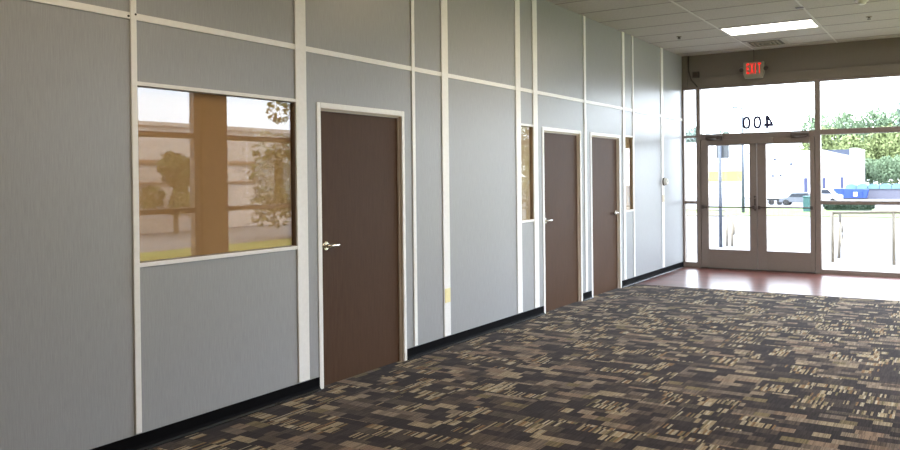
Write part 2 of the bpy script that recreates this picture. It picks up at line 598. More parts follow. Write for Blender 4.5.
# ------------------------------------------------------------------ office doors
def office_door(i, a, b, label, handle_left):
    d = thing('door_%d' % i, (0, (a + b) / 2, 0), label, 'door', kind='structure')
    fr = MB()
    fr.box(0.0, 0.007, a - 0.040, a, 0, DH + 0.036)
    fr.box(0.0, 0.007, b, b + 0.034, 0, DH + 0.036)
    fr.box(0.0, 0.007, a, b, DH - 0.004, DH + 0.036)
    fr.build('casing', M['trim'], d, bevel=0.003)
    j = MB()
    j.box(-0.12, 0.0, b - 0.006, b, 0, DH)
    j.box(-0.12, 0.0, a, a + 0.006, 0, DH)
    j.box(-0.12, 0.0, a + 0.006, b - 0.006, DH - 0.010, DH)
    j.build('jamb', M['jamb'], d)
    s = MB()
    s.box(-0.034, -0.020, b - 0.018, b - 0.006, 0, DH - 0.01)
    s.box(-0.034, -0.020, a + 0.006, a + 0.010, 0, DH - 0.01)
    s.box(-0.034, -0.020, a + 0.010, b - 0.018, DH - 0.022, DH - 0.01)
    s.build('door_stop', M['jamb'], d)
    leaf = bx(-0.078, -0.034, a + 0.009, b - 0.009, 0.004, DH - 0.013).build('door_leaf', M['door'], d)
    y0, sg = (a + 0.072, 1) if handle_left else (b - 0.072, -1)
    hz = 1.026
    h = MB()
    h.tube([(-0.035, y0, hz), (-0.027, y0, hz), (-0.022, y0, hz)], [0.034, 0.034, 0.028], 20)
    h.tube([(-0.022, y0, hz), (0.008, y0, hz), (0.014, y0, hz)], [0.013, 0.013, 0.011], 14)
    h.build('handle_rose', M['steel'], d, smooth=False)
    lv = MB().tube([(0.005, y0 - sg * 0.012, hz), (0.005, y0 + sg * 0.05, hz), (0.003, y0 + sg * 0.098, hz), (-0.006, y0 + sg * 0.112, hz)],
                   [0.013, 0.0145, 0.0135, 0.011], 12)
    lv.build('handle_lever', M['steel'], d, smooth=True)
    hg = MB()
    yh = b - 0.009 if handle_left else a + 0.009
    for z in (0.25, 1.05, 1.82):
        hg.tube([(-0.030, yh, z - 0.05), (-0.030, yh, z + 0.05)], 0.006, 8)
    hg.build('hinge', M['dark_metal'], d)
    return d

office_door(1, *DOORS[0], 'nearest brown office door, beside the large window', True)
office_door(2, *DOORS[1], 'middle brown office door with lever on its left, beside the narrow window', True)
office_door(3, *DOORS[2], 'farthest brown office door with lever on its right edge', False)

# ------------------------------------------------------------------ office windows
def office_window(i, y0, y1, z0, z1, label, backm):
    o = thing('window_%d' % i, (0, (y0 + y1) / 2, z0), label, 'window', kind='structure')
    f = MB()
    f.box(0.0, 0.010, y0 - 0.004, y1 + 0.004, z0 - 0.022, z0 + 0.002)
    f.box(0.0, 0.010, y0 - 0.004, y1 + 0.004, z1 - 0.002, z1 + 0.020)
    f.build('window_frame', M['trim'], o, bevel=0.002)
    r = MB()
    r.box(-0.039, 0.0, y1 - 0.006, y1, z0, z1)
    r.box(-0.039, 0.0, y0, y0 + 0.006, z0, z1)
    r.box(-0.039, 0.0, y0 + 0.006, y1 - 0.006, z1 - 0.006, z1)
    r.box(-0.039, 0.0, y0 + 0.006, y1 - 0.006, z0, z0 + 0.006)
    r.build('window_reveal', M['bronze'] if y1 - y0 > 1 else M['reveal'], o)
    bx(-0.024, -0.018, y0 + 0.006, y1 - 0.006, z0 + 0.006, z1 - 0.006).build('window_pane', M['office_glass'], o)
    wb = MB().box(-0.060, -0.040, y0, y1, z0, z1)  # added board; its colour stands in for the warm room behind the glass
    return o, wb

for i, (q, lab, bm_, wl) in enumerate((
        (WINS[0], 'large office window reflecting trees and a pale building', 'board_brown', 'plain brown board added just behind the glass of the large office window'),
        (WINS[1], 'narrow office window between the nearest door and the middle door', 'board_beige', 'plain beige board added just behind the glass of the middle narrow window'),
        (WINS[2], 'narrow office window just past the farthest brown door', 'board_beige', 'plain beige board added just behind the glass of the farthest narrow window'))):
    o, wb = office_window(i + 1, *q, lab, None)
    struct(wb.build('tint_board', M[bm_]), wl, 'wall')

# ------------------------------------------------------------------ end wall: header and glazed entrance
HB = 2.957
e = MB()
e.box(0.0, RX, L - 0.02, L + 0.12, HB + 0.16, H)
hdr = struct(e.build('wall_back', M['wall']), 'taupe painted header wall above the glass entrance', 'wall')
struct(bx(0.10, RX, L - 0.06, L + 0.12, HB, HB + 0.155).build('trim_20', M['wall'], bevel=0.004), 'taupe boxed beam directly above the entrance glass', 'beam')
struct(bx(0.0, 0.088, L - 0.045, L + 0.10, HB, H).build('trim_21', M['wall'], bevel=0.003), 'taupe corner strip above the narrow glass beside the partition', 'corner strip')

FD0, FD1 = L - 0.05, L + 0.05       # storefront frame depth
M1 = (0.233, 0.300)
M2 = (2.080, 2.158)
wend = thing('window_4', (2.5, L, 0), 'tan framed glass storefront across the far end of the room', 'window', kind='structure')
f = MB()
f.box(*M1, FD0, FD1, 0.0, HB)
f.build('mullion', M['bronze'], wend, bevel=0.003)
bx(*M2, FD0, FD1, 0.0, HB).build('mullion', M['bronze'], wend, bevel=0.003)
bx(4.15, 4.22, FD0, FD1, 0.0, HB).build('mullion', M['bronze'], wend, bevel=0.003)
bx(0.002, 0.030, FD0, FD1, 0.0, HB).build('mullion', M['bronze'], wend, bevel=0.003)
bx(0.030, RX - 0.08, FD0 + 0.004, FD1 - 0.004, HB - 0.03, HB).build('head_rail', M['bronze'], wend)
bx(M1[1], M2[0], FD0 + 0.002, FD1, 2.089, 2.187).build('transom_bar', M['bronze'], wend, bevel=0.003)
for (a, b) in ((0.030, M1[0]), (M2[1], 4.15), (4.22, RX - 0.08)):
    if a < 1:
        bx(a, b, FD0 + 0.01, FD1, 2.138, 2.170).build('transom_bar', M['bronze'], wend)
        bx(a, b, FD0 + 0.01, FD1, 1.050, 1.096).build('middle_rail', M['bronze'], wend)
        bx(a, b, FD0 + 0.005, FD1, 0.0, 0.09).build('sill_rail', M['bronze'], wend)
    else:
        bx(a, b, FD0 + 0.004, FD1, 2.115, 2.195).build('transom_bar', M['bronze'], wend, bevel=0.003)
        bx(a, b, FD0 + 0.004, FD1, 1.056, 1.110).build('middle_rail', M['bronze'], wend, bevel=0.003)
        bx(a, b, FD0 + 0.004, FD1, 0.0, 0.068).build('sill_rail', M['bronze'], wend, bevel=0.003)
    for z0, z1 in ((0.06, 1.06), (1.10, 2.11), (2.17, HB - 0.03)):
        bx(a, b, L - 0.003, L + 0.003, z0, z1).build('pane', M['glass'], wend)
bx(M1[1], M2[0], L - 0.003, L + 0.003, 2.187, HB - 0.03).build('pane', M['glass'], wend)

def entrance_door(i, x0, x1, gx0, gx1, label, closer_x, bar):
    d = thing('door_%d' % i, ((x0 + x1) / 2, L, 0), label, 'door', kind='structure')
    y0, y1 = L - 0.045, L + 0.003
    s = MB()
    s.box(x0, gx0, y0, y1, 0.018, 2.088)
    s.box(gx1, x1, y0, y1, 0.018, 2.088)
    s.build('door_stile', M['bronze'], d, bevel=0.003)
    bx(gx0, gx1, y0, y1, 0.018, 0.315).build('bottom_rail', M['bronze'], d, bevel=0.003)
    bx(gx0, gx1, y0, y1, 1.995, 2.088).build('top_rail', M['bronze'], d, bevel=0.003)
    bx(gx0 - 0.005, gx1 + 0.005, L - 0.022, L - 0.016, 0.31, 2.0).build('pane', M['glass'], d)
    ws = MB()
    if i == 4:
        ws.box(0.3002, x0 + 0.012, y1 + 0.001, y1 + 0.010, 0.02, 2.088)
        ws.box(x1 - 0.008, x1 + 0.006, y1 + 0.001, y1 + 0.010, 0.02, 2.088)
    else:
        ws.box(x1 - 0.012, 2.0798, y1 + 0.001, y1 + 0.010, 0.02, 2.088)
    ws.build('weather_strip', M['black'], d)
    b = MB()
    b.tube([(x0 + 0.03, y0 - 0.055, 1.003), (x1 - 0.03, y0 - 0.055, 1.003)], 0.011, 10)
    for x in (x0 + 0.04, x1 - 0.04):
        b.box(x - 0.02, x + 0.02, y0 - 0.06, y0, 0.975, 1.03)
    b.build('push_bar', M['dark_metal'], d)
    c = MB()
    ca, cb = closer_x
    c.box(ca, cb, y0 - 0.055, y0 - 0.0005, 2.100, 2.155)
    cl = c.build('door_closer', M['dark_metal'], d, bevel=0.006)
    mid = (ca + cb) / 2
    sg = 1 if i == 4 else -1
    MB().tube([(mid - sg * 0.1, y0 - 0.06, 2.095), (mid + sg * 0.05, y0 - 0.12, 2.09), (mid + sg * 0.12, y0 - 0.02, 2.08)], 0.012, 8).build('closer_arm', M['dark_metal'], cl)
    return d

entrance_door(4, 0.308, 1.204, 0.428, 1.091, 'leaf of the glass entrance doors next to the grey partition', (0.40, 0.68), None)
entrance_door(5, 1.212, 2.072, 1.348, 2.002, 'leaf of the glass entrance doors next to the wide fixed glass', (1.73, 2.00), None)
lk = MB().tube([(1.175, L - 0.046, 1.17), (1.175, L - 0.058, 1.17)], 0.018, 14)
lk.box(1.161, 1.189, L - 0.052, L - 0.046, 0.95, 1.14)
pa = bpy.data.objects['door_4']
lk.build('lock', M['dark_metal'], pa)
co = tag(bx(0.937, 1.465, L - 0.115, L - 0.046, 2.012, 2.098).build('door_coordinator', M['bronze'], bevel=0.004),
         'tan metal box over the meeting edges of the glass entrance doors', 'door hardware')
struct(bx(M1[1], M2[0], L - 0.08, L + 0.06, 0.0025, 0.016).build('trim_22', M['dark_metal'], bevel=0.003), 'dark metal threshold under the glass entrance doors', 'threshold')

# ------------------------------------------------------------------ right glazed wall and closed rear (mostly outside the frame)
WR0 = 5.0
rw = MB()
rw.box(RX, RX + 0.12, BY, WR0, 0, H)
rw.box(RX - 0.02, RX + 0.12, WR0, L - 0.09, HB, H)
struct(rw.build('wall_right', M['wall']), 'taupe wall and header opposite the grey partition', 'wall')
struct(bx(-0.12, RX + 0.12, BY - 0.12, BY, 0, H).build('wall_front', M['wall']), 'taupe wall behind the viewer', 'wall')
wr = thing('window_5', (RX, 8.2, 0), 'tan framed storefront glass opposite the grey partition', 'window', kind='structure')
mul = [(WR0, WR0 + 0.08), (7.065, 7.155), (7.60, 7.62), (10.0, 10.08), (12.24, 12.33)]
for a, b in mul:
    bx(RX - 0.05, RX + 0.05, a, b, 0, HB).build('mullion', M['bronze'], wr)
bays = [(WR0 + 0.08, 7.065), (7.62, 10.0), (10.08, 12.24)]
for a, b in bays:
    for z0, z1, nm in ((2.105, 2.18, 'transom_bar'), (1.07, 1.14, 'middle_rail'), (0.0, 0.08, 'sill_rail'), (HB - 0.04, HB, 'head_rail')):
        bx(RX - 0.046, RX + 0.046, a, b, z0, z1).build(nm, M['bronze'], wr)
    for z0, z1 in ((0.08, 1.07), (1.14, 2.105), (2.18, HB - 0.04)):
        bx(RX - 0.003, RX + 0.003, a, b, z0, z1).build('pane', M['glass'], wr)
struct(bx(RX - 0.08, RX + 0.12, 7.165, 7.59, 0, HB).build('trim_23', M['brown_column'], bevel=0.01), 'brown clad column between the side windows', 'column')

# ------------------------------------------------------------------ ceiling lights, vent, sprinklers
def troffer(xc, yc, label, lens='lens'):
    o = thing('ceiling_light', (xc, yc, H - 0.02), label, 'ceiling light', 'recessed ceiling lights')
    fr = MB()
    x0, x1, y0, y1 = xc - 0.595, xc + 0.595, yc - 0.298, yc + 0.298
    fr.box(x0, x1, y0, y0 + 0.02, H - 0.012, H - 0.0005)
    fr.box(x0, x1, y1 - 0.02, y1, H - 0.012, H - 0.0005)
    fr.box(x0, x0 + 0.02, y0 + 0.02, y1 - 0.02, H - 0.012, H - 0.0005)
    fr.box(x1 - 0.02, x1, y0 + 0.02, y1 - 0.02, H - 0.012, H - 0.0005)
    fr.build('light_frame', M['tee'], o)
    bx(x0 + 0.02, x1 - 0.02, y0 + 0.02, y1 - 0.02, H - 0.009, H - 0.0008).build('diffuser', M[lens], o)
    return o
troffer(1.798, 10.585, 'bright rectangular ceiling light near the exit sign', 'lens_far')
for xc, row in ((1.798, 'row nearer the grey partition'), (4.238, 'added row nearer the side windows')):  # row by the side windows is unseen, added to brighten the room
    for yc, what in ((10.585, 'closest to the entrance'), (6.315, 'over the middle of the carpet'), (2.045, 'beside the viewer')):
        if not (xc < 2 and yc > 10):
            troffer(xc, yc, 'rectangular ceiling light %s, %s' % (what, row), 'lens_far' if yc > 10 else 'lens')

v = thing('air_vent', (1.493, 11.805, H - 0.01), 'square ceiling air vent between the light and the exit sign', 'air vent')
fr = MB()
x0, x1, y0, y1 = 1.205, 1.78, 11.52, 12.09
fr.box(x0, x1, y0, y0 + 0.05, H - 0.008, H - 0.0005)
fr.box(x0, x1, y1 - 0.05, y1, H - 0.008, H - 0.0005)
fr.box(x0, x0 + 0.05, y0 + 0.05, y1 - 0.05, H - 0.008, H - 0.0005)
fr.box(x1 - 0.05, x1, y0 + 0.05, y1 - 0.05, H - 0.008, H - 0.0005)
fr.build('vent_frame', M['tile'], v)
bx(x0 + 0.05, x1 - 0.05, y0 + 0.05, y1 - 0.05, H - 0.0025, H - 0.0005).build('vent_back', M['conduit'], v)
for q in range(3):
    s = 0.19 - 0.06 * q
    xm, ym = (x0 + x1) / 2, (y0 + y1) / 2
    r = MB()
    for (a, b, c, d_) in ((xm - s, xm + s, ym - s, ym - s + 0.022), (xm - s, xm + s, ym + s - 0.022, ym + s),
                         (xm - s, xm - s + 0.022, ym - s + 0.022, ym + s - 0.022), (xm + s - 0.022, xm + s, ym - s + 0.022, ym + s - 0.022)):
        r.box(a, b, c, d_, H - 0.020, H - 0.006)
    r.build('vent_louver', M['sign_housing'], v)

def sprinkler(x, y, label):
    o = thing('fire_sprinkler', (x, y, H - 0.05), label, 'sprinkler', 'fire sprinklers')
    MB().tube([(x, y, H - 0.0005), (x, y, H - 0.008)], 0.038, 18).build('escutcheon', M['sign_housing'], o)
    b = MB().tube([(x, y, H - 0.008), (x, y, H - 0.018)], 0.014, 10)
    b.tube([(x - 0.012, y, H - 0.018), (x - 0.012, y, H - 0.032)], 0.004, 6)
    b.tube([(x + 0.012, y, H - 0.018), (x + 0.012, y, H - 0.032)], 0.004, 6)
    b.build('sprinkler_body', M['dark_metal'], o)
    MB().tube([(x, y, H - 0.032), (x, y, H - 0.036)], 0.024, 14).build('deflector', M['dark_metal'], o)
sprinkler(0.55, 10.587, 'small sprinkler head in the ceiling near the grey partition')
sprinkler(3.023, 10.573, 'small sprinkler head in the ceiling past the bright light, nearer the wide glass')
sd = thing('smoke_detector', (3.053, 9.50, H - 0.05), 'round white smoke detector on the ceiling at the top edge of the picture', 'smoke detector')
MB().tube([(3.053, 9.50, H - 0.0005), (3.053, 9.50, H - 0.018), (3.053, 9.50, H - 0.024)], [0.07, 0.07, 0.06], 22).build('detector_base', M['white_plastic'], sd)
MB().tube([(3.053, 9.50, H - 0.024), (3.053, 9.50, H - 0.045), (3.053, 9.50, H - 0.055)], [0.05, 0.045, 0.03], 22).build('detector_cap', M['white_plastic'], sd)
tag(bx(2.33, 2.42, 9.475, 9.55, H - 0.012, H - 0.007).build('ceiling_plate', M['dark_metal'], bevel=0.002),
    'tiny dark plate on a ceiling tee beside the bright light', 'ceiling plate')

# ------------------------------------------------------------------ exit sign
YS = L - 0.075
ex = thing('exit_sign', (1.174, L - 0.06, 3.04), 'lit red exit sign hung above the glass entrance', 'exit sign')
xa, xb, za, zb = 1.036, 1.350, 3.032, 3.284
poly = [(xa + 0.02, za), (xb - 0.02, za), (xb + 0.005, za + 0.08), (xb, zb), (xa, zb), (xa - 0.005, za + 0.08)]
MB().prism(poly, 1, L - 0.145, L - 0.085).build('sign_housing', M['sign_housing'], ex, bevel=0.005)
MB().tube([(1.193, L - 0.115, 3.284), (1.193, L - 0.115, H - 0.0015)], 0.007, 8).build('sign_stem', M['conduit'], ex)
for s in (-1, 1):
    xx = 1.193 + s * 0.188
    hd = MB().tube([(xx - s * 0.04, L - 0.115, 3.165), (xx - s * 0.005, L - 0.115, 3.175)], 0.013, 8)
    hd.tube([(xx, L - 0.15, 3.17), (xx, L - 0.125, 3.18), (xx, L - 0.095, 3.183)], [0.034, 0.036, 0.020], 14)
    hd.build('lamp_head', M['conduit'], ex)
lt = {'E': [(0, .2, 0, 1), (.2, .85, 0, .17), (.2, .75, .42, .58), (.2, .85, .83, 1)],
      'I': [(.30, .56, 0, 1)],
      'T': [(.0, 1, .83, 1), (.38, .62, 0, .83)]}
lx, lw, lz, lh = 1.086, 0.047, 3.102, 0.165
for n_, ch in enumerate("EXIT"):
    m_ = MB()
    xo = lx + n_ * 0.060 - (0.004 if ch == 'I' else 0) - (0.006 if ch == 'T' else 0)
    if ch == 'X':
        for p_ in ([(-.05, 0), (.22, 0), (1.05, 1), (.78, 1)], [(-.05, 1), (.22, 1), (1.05, 0), (.78, 0)]):
            m_.prism([(xo + a * lw, lz + b * lh) for a, b in p_], 1, L - 0.149 - (0.0005 if p_[0][1] else 0), L - 0.1452)
    else:
        for a, b, c, d_ in lt[ch]:
            m_.box(xo + a * lw, xo + b * lw, L - 0.149, L - 0.1452, lz + c * lh, lz + d_ * lh)
    m_.build('letter', M['sign_red'], ex)

# conduit and box in the header corner
jb = thing('junction_box', (0.236, L - 0.03, 3.10), 'small dark electrical box in the corner of the header', 'electrical box')
bx(0.182, 0.290, L - 0.055, L - 0.0205, 3.117, 3.217).build('box_body', M['conduit'], jb, bevel=0.004)
bx(0.202, 0.270, L - 0.059, L - 0.0555, 3.136, 3.199).build('box_cover', M['dark_metal'], jb)
tag(MB().tube([(0.112, L - 0.034, H - 0.003), (0.112, L - 0.034, 3.24), (0.135, L - 0.040, 3.16), (0.17, L - 0.073, 3.08), (0.23, L - 0.073, 3.01), (0.268, L - 0.073, 2.96)], 0.011, 10)
    .build('conduit', M['conduit'], smooth=True), 'bent painted conduit running down the header corner beside the electrical box', 'conduit')

# ------------------------------------------------------------------ vinyl numerals on the transom pane, reading right from outside
nb = thing('door_number', (1.21, L + 0.004, 2.245), 'dark vinyl number 400 on the glass above the entrance, seen reversed', 'door number')
YN0, YN1 = L - 0.0045, L - 0.0032
for xc in (1.043, 1.2125):
    N = 40
    def oval(rx, rz):
        out = []
        for q in range(N):
            a = 2 * math.pi * q / N
            c, s = math.cos(a), math.sin(a)
            out.append((xc + rx * math.copysign(abs(c) ** 0.75, c), 2.346 + rz * math.copysign(abs(s) ** 0.75, s)))
        return out
    MB().ring(oval(0.064, 0.102), oval(0.026, 0.064), 1, YN0, YN1).build('digit', M['navy'], nb)
d4 = MB()
# mirrored 4: upright on the side of smaller x as seen from inside
ux = 1.346
d4.box(ux - 0.006, ux + 0.038, YN0, YN1, 2.243, 2.450)
d4.box(1.312, ux - 0.006, YN0, YN1, 2.276, 2.320)
d4.prism([(ux + 0.038, 2.276), (1.458, 2.276), (1.458, 2.312), (ux + 0.038, 2.450), (ux + 0.038, 2.378), (1.408, 2.320), (ux + 0.038, 2.320)], 1, YN0, YN1)
d4.build('digit', M['navy'], nb)

# ------------------------------------------------------------------ small fittings on the partition
th = thing('thermostat', (0.012, 11.41, 1.36), 'round white thermostat on a wide batten near the glass entrance', 'thermostat')
MB().tube([(0.0115, 11.41, 1.425), (0.030, 11.41, 1.425)], 0.062, 24).build('thermostat_base', M['conduit'], th)
MB().tube([(0.030, 11.41, 1.425), (0.060, 11.41, 1.425), (0.075, 11.41, 1.425)], [0.056, 0.056, 0.044], 24).build('thermostat_dial', M['white_plastic'], th)
MB().tube([(0.0755, 11.41, 1.432), (0.078, 11.41, 1.432)], 0.012, 10).build('thermostat_window', M['black'], th)
lsw = thing('light_switch', (0.012, 11.386, 1.11), 'beige light switch plate on the batten under the round thermostat', 'light switch')
bx(0.0112, 0.017, 11.345, 11.427, 1.11, 1.225).build('switch_plate', M['beige_plastic'], lsw, bevel=0.002)
bx(0.0172, 0.024, 11.379, 11.393, 1.155, 1.18).build('toggle', M['white_plastic'], lsw)
op = thing('wall_outlet', (0.012, 5.65, 0.40), 'pale yellow outlet plate low on a wide white batten past the nearest door', 'wall outlet')
bx(0.0112, 0.016, 5.609, 5.691, 0.40, 0.526).build('outlet_plate', M['yellow_plastic'], op, bevel=0.002)
for z in (0.445, 0.485):
    bx(0.0162, 0.018, 5.634, 5.666, z, z + 0.026).build('socket', M['yellow_plastic'], op)

# ------------------------------------------------------------------ outside, beyond the entrance
def gz(y):
    if y < 20:
        return -0.15
    return -0.15 - 0.025 * (min(y, 90) - 20)

def strip(name, mat, x0, x1, ys, dz, label, cat):
    m = MB()
    n = len(ys)
    for y in ys:
        m.v += [(x0, y, gz(y) + dz), (x1, y, gz(y) + dz), (x0, y, gz(y) + dz - 0.3), (x1, y, gz(y) + dz - 0.3)]
    for i in range(n - 1):
        a = 4 * i
        m.f += [(a, a + 1, a + 5, a + 4), (a + 2, a + 6, a + 7, a + 3), (a, a + 4, a + 6, a + 2), (a + 1, a + 3, a + 7, a + 5)]
    m.f += [(0, 2, 3, 1), (4 * n - 4, 4 * n - 3, 4 * n - 1, 4 * n - 2)]
    return struct(m.build(name, mat), label, cat)

strip('parking_lot', M['asphalt'], -120, 140, [-20, 20, 90, 260], 0, 'pale parking lot outside the glass entrance', 'parking lot')
struct(bx(-3, RX + 0.5, L + 0.06, 15.0, -0.3, -0.03).build('entrance_walk', M['concrete']), 'pale concrete walk just outside the glass entrance', 'walkway')
strip('lawn', M['grass'], -60, 6, [42.5, 62, 68], 0.03, 'strip of green lawn across the far side of the parking lot', 'lawn')
strip('lawn', M['verge'], 5.9, 12.3, [2, 20, 40], 0.03, 'dry grass verge outside the side windows, mirrored in the large office window', 'grass verge')
strip('road', M['road'], 12.3, 17.8, [0, 20, 45], 0.02, 'grey road beyond the grass verge, mirrored in the large office window', 'road')

# handrails
def rail_obj(name, runs, loc, label):
    o = thing(name, loc, label, 'handrail')
    for nm, pts, r in runs:
        MB().tube(pts, r, 10).build(nm, M['rail'], o, smooth=True)
    return o
zb_ = -0.03
rail_obj('handrail', [
    ('top_rail', [(2.04, 14.4, 0.84), (3.01, 14.4, 0.86), (5.0, 14.4, 0.86)], 0.028),
    ('post', [(2.04, 14.4, zb_), (2.04, 14.4, 0.84)], 0.028),
    ('post', [(3.01, 14.4, zb_), (3.01, 14.4, 0.86)], 0.028),
    ('post', [(4.4, 14.4, zb_), (4.4, 14.4, 0.86)], 0.028),
    ], (3.2, 14.4, zb_), 'cream pipe handrail outside the wide fixed glass')
rail_obj('handrail', [
    ('top_rail', [(2.16, 14.75, 0.83), (2.06, 15.2, 0.80), (1.93, 16.2, 0.60), (1.90, 16.7, 0.40), (1.90, 16.75, 0.18), (1.88, 16.5, 0.08)], 0.03),
    ('post', [(1.89, 16.3, -0.15), (1.93, 16.2, 0.60)], 0.03),
    ], (1.88, 16.3, -0.15), 'short cream handrail sloping down towards the parking lot beside the wide glass')
rail_obj('handrail', [
    ('top_rail', [(-2.4, 18.07, 0.71), (-0.86, 18.07, 0.70), (-0.80, 18.07, 0.66), (-0.66, 18.07, 0.42), (-0.62, 18.07, 0.28), (-0.65, 18.07, 0.12)], 0.03),
    ('lower_rail', [(-2.4, 18.07, 0.56), (-0.80, 18.07, 0.56)], 0.025),
    ('post', [(-0.80, 18.07, -0.15), (-0.80, 18.07, 0.66)], 0.03),
    ('post', [(-0.68, 18.07, -0.15), (-0.68, 18.07, 0.44)], 0.03),
    ('post', [(-2.2, 18.07, -0.15), (-2.2, 18.07, 0.70)], 0.03),
    ], (-1.2, 18.07, -0.15), 'cream handrail with a curved end outside the entrance door next to the partition')

sg_ = thing('sign_post', (-0.86, 17.75, -0.15), 'grey road sign seen from behind on a blue grey post', 'road sign')
MB().tube([(-0.86, 17.75, -0.15), (-0.86, 17.75, 2.42)], 0.040, 12).build('post', M['post'], sg_, smooth=True)
bx(-0.965, -0.665, 17.80, 17.825, 1.91, 2.42).build('sign_panel', M['sign_back'], sg_, bevel=0.01)
bx(-0.89, -0.83, 17.77, 17.80, 2.0, 2.04).build('bracket', M['post'], sg_)

lp = thing('light_pole', (-8.0, 48.8, gz(48.8)), 'tall thin parking lot light pole with one arm', 'light pole')
MB().tube([(-8.0, 48.8, gz(48.8)), (-8.0, 48.8, 5.75)], [0.10, 0.05], 10).build('pole', M['post'], lp, smooth=True)
MB().tube([(-8.0, 48.8, 5.62), (-8.15, 48.8, 5.76), (-8.3, 48.8, 5.80)], 0.04, 8).build('arm', M['post'], lp)
bx(-8.65, -8.28, 48.7, 48.9, 5.74, 5.84).build('lamp', M['sign_back'], lp, bevel=0.02)

# long white building
wb_ = thing('building', (-20, 122, -1.9), 'long white building across the parking lot with a slate blue roof end', 'building')
bx(-36, -9.85, 117, 127, -1.9, 4.98).build('wall', M['white_wall'], wb_)
bx(-9.849, -8.93, 117, 127, -1.9, 5.14).build('end_wall', M['white_wall'], wb_)
MB().prism([(-13.15, 4.975), (-9.87, 4.975), (-9.87, 4.15)], 1, 116.8, 116.99).build('roof_slope', M['roof'], wb_)
for (xa_, xb_, z0, z1) in ((-16.05, -15.55, -1.7, 1.0), (-13.55, -13.1, -1.7, 1.0), (-11.1, -10.75, -0.5, 1.1)):
    bx(xa_, xb_, 116.9, 116.999, z0, z1).build('doorway', M['slot'], wb_)
for (xa_, z0) in ((-20.3, 3.6), (-18.0, 2.9), (-20.6, 1.2), (-19.5, 1.25)):
    bx(xa_, xa_ + 0.35, 116.9, 116.999, z0, z0 + 0.3).build('wall_lamp', M['roof'], wb_)
yb = thing('building', (-40, 115.5, -1.9), 'pale building with a yellow band behind the road sign', 'building')
bx(-60, -24.4, 114.5, 116.5, -1.9, 6.5).build('wall', M['white_wall'], yb)
bx(-30.5, -24.4, 114.3, 114.499, 0.62, 2.15).build('yellow_band', M['yellow_band'], yb)

# vehicles and bins in front of the building
def car(x0, y, length, height, mat, label):
    z = gz(y)
    o = thing('car', (x0 + length / 2, y, z), label, 'car', 'cars parked in front of the white building')
    s = length
    body = [(0, .25), (0.02, .55), (.2, .62), (.30, .97), (.72, 1.0), (.86, .62), (1.0, .55), (1.0, .25)]
    MB().prism([(x0 + a * s, z + b * height) for a, b in body], 1, y - 0.85, y + 0.85).build('body', mat, o, bevel=0.05)
    win = [(.26, .66), (.335, .92), (.69, .94), (.79, .66)]
    MB().prism([(x0 + a * s, z + b * height) for a, b in win], 1, y - 0.88, y - 0.852).build('side_window', M['car_glass'], o)
    for a in (.18, .80):
        for yy in (y - 0.86, y + 0.70):
            MB().tube([(x0 + a * s, yy, z + 0.33), (x0 + a * s, yy + 0.18, z + 0.33)], 0.33, 16).build('wheel', M['tyre'], o)
    return o
car(-13.2, 86.0, 4.2, 1.40, M['car_silver'], 'silver car parked beside the teal bin')
car(-12.7, 95.0, 4.6, 1.75, M['car_white'], 'white car behind the silver car')
tl = thing('trailer', (-14.4, 90.5, -1.9), 'white trailer with dark chassis beside the silver car', 'trailer')
bx(-15.1, -13.7, 89.6, 91.4, -1.2, -0.5).build('trailer_box', M['car_white'], tl, bevel=0.04)
bx(-15.4, -13.4, 89.7, 91.3, -1.40, -1.2).build('chassis', M['black'], tl)
for xx in (-14.9, -14.0):
    MB().tube([(xx, 89.5, -1.58), (xx, 89.7, -1.58)], 0.32, 14).build('wheel', M['tyre'], tl)
bn = thing('waste_bin', (-5.0, 54.4, gz(54.4)), 'tall teal waste bin beside the parked cars', 'waste bin')
bx(-5.31, -4.68, 54, 54.8, gz(54.4), gz(54.4) + 0.95).build('bin_body', M['teal'], bn, bevel=0.04)
bx(-5.34, -4.65, 53.97, 54.83, gz(54.4) + 0.955, gz(54.4) + 1.07).build('bin_lid', M['teal'], bn, bevel=0.03)

ck = thing('skip_container', (-9.2, 113, -1.9), 'bright blue skip container in front of the white building', 'skip')
MB().prism([(-11.0, -1.75), (-7.3, -1.75), (-7.03, -0.62), (-11.44, -0.45)], 1, 112, 113.5).build('skip_body', M['blue'], ck)
for xx in (-10.3, -9.1, -7.9):
    bx(xx, xx + 0.12, 111.9, 111.999, -1.7, -0.65).build('rib', M['blue'], ck)
bx(-8.85, -8.35, 111.85, 111.995, -1.5, -0.95).build('sticker', M['white_wall'], ck)
bx(-10.8, -7.5, 111.7, 113.6, -1.9, -1.752).build('skid', M['black'], ck)
sh = thing('covered_row', (-3, 115.5, -1.9), 'long row of pale blue covered stacks beside the white building', 'covered stacks')
bx(-10.2, 6, 114.6, 116.6, -1.9, -0.55).build('side', M['lilac'], sh)
m = MB()
for q in range(11):
    xx = -10.2 + q * 1.45
    m.prism([(xx, -0.549), (xx + 1.40, -0.549), (xx + 1.35, -0.1), (xx + 1.0, 0.12), (xx + 0.4, 0.12), (xx + 0.05, -0.1)], 1, 114.4, 116.7)
m.build('cover', M['light_blue'], sh)

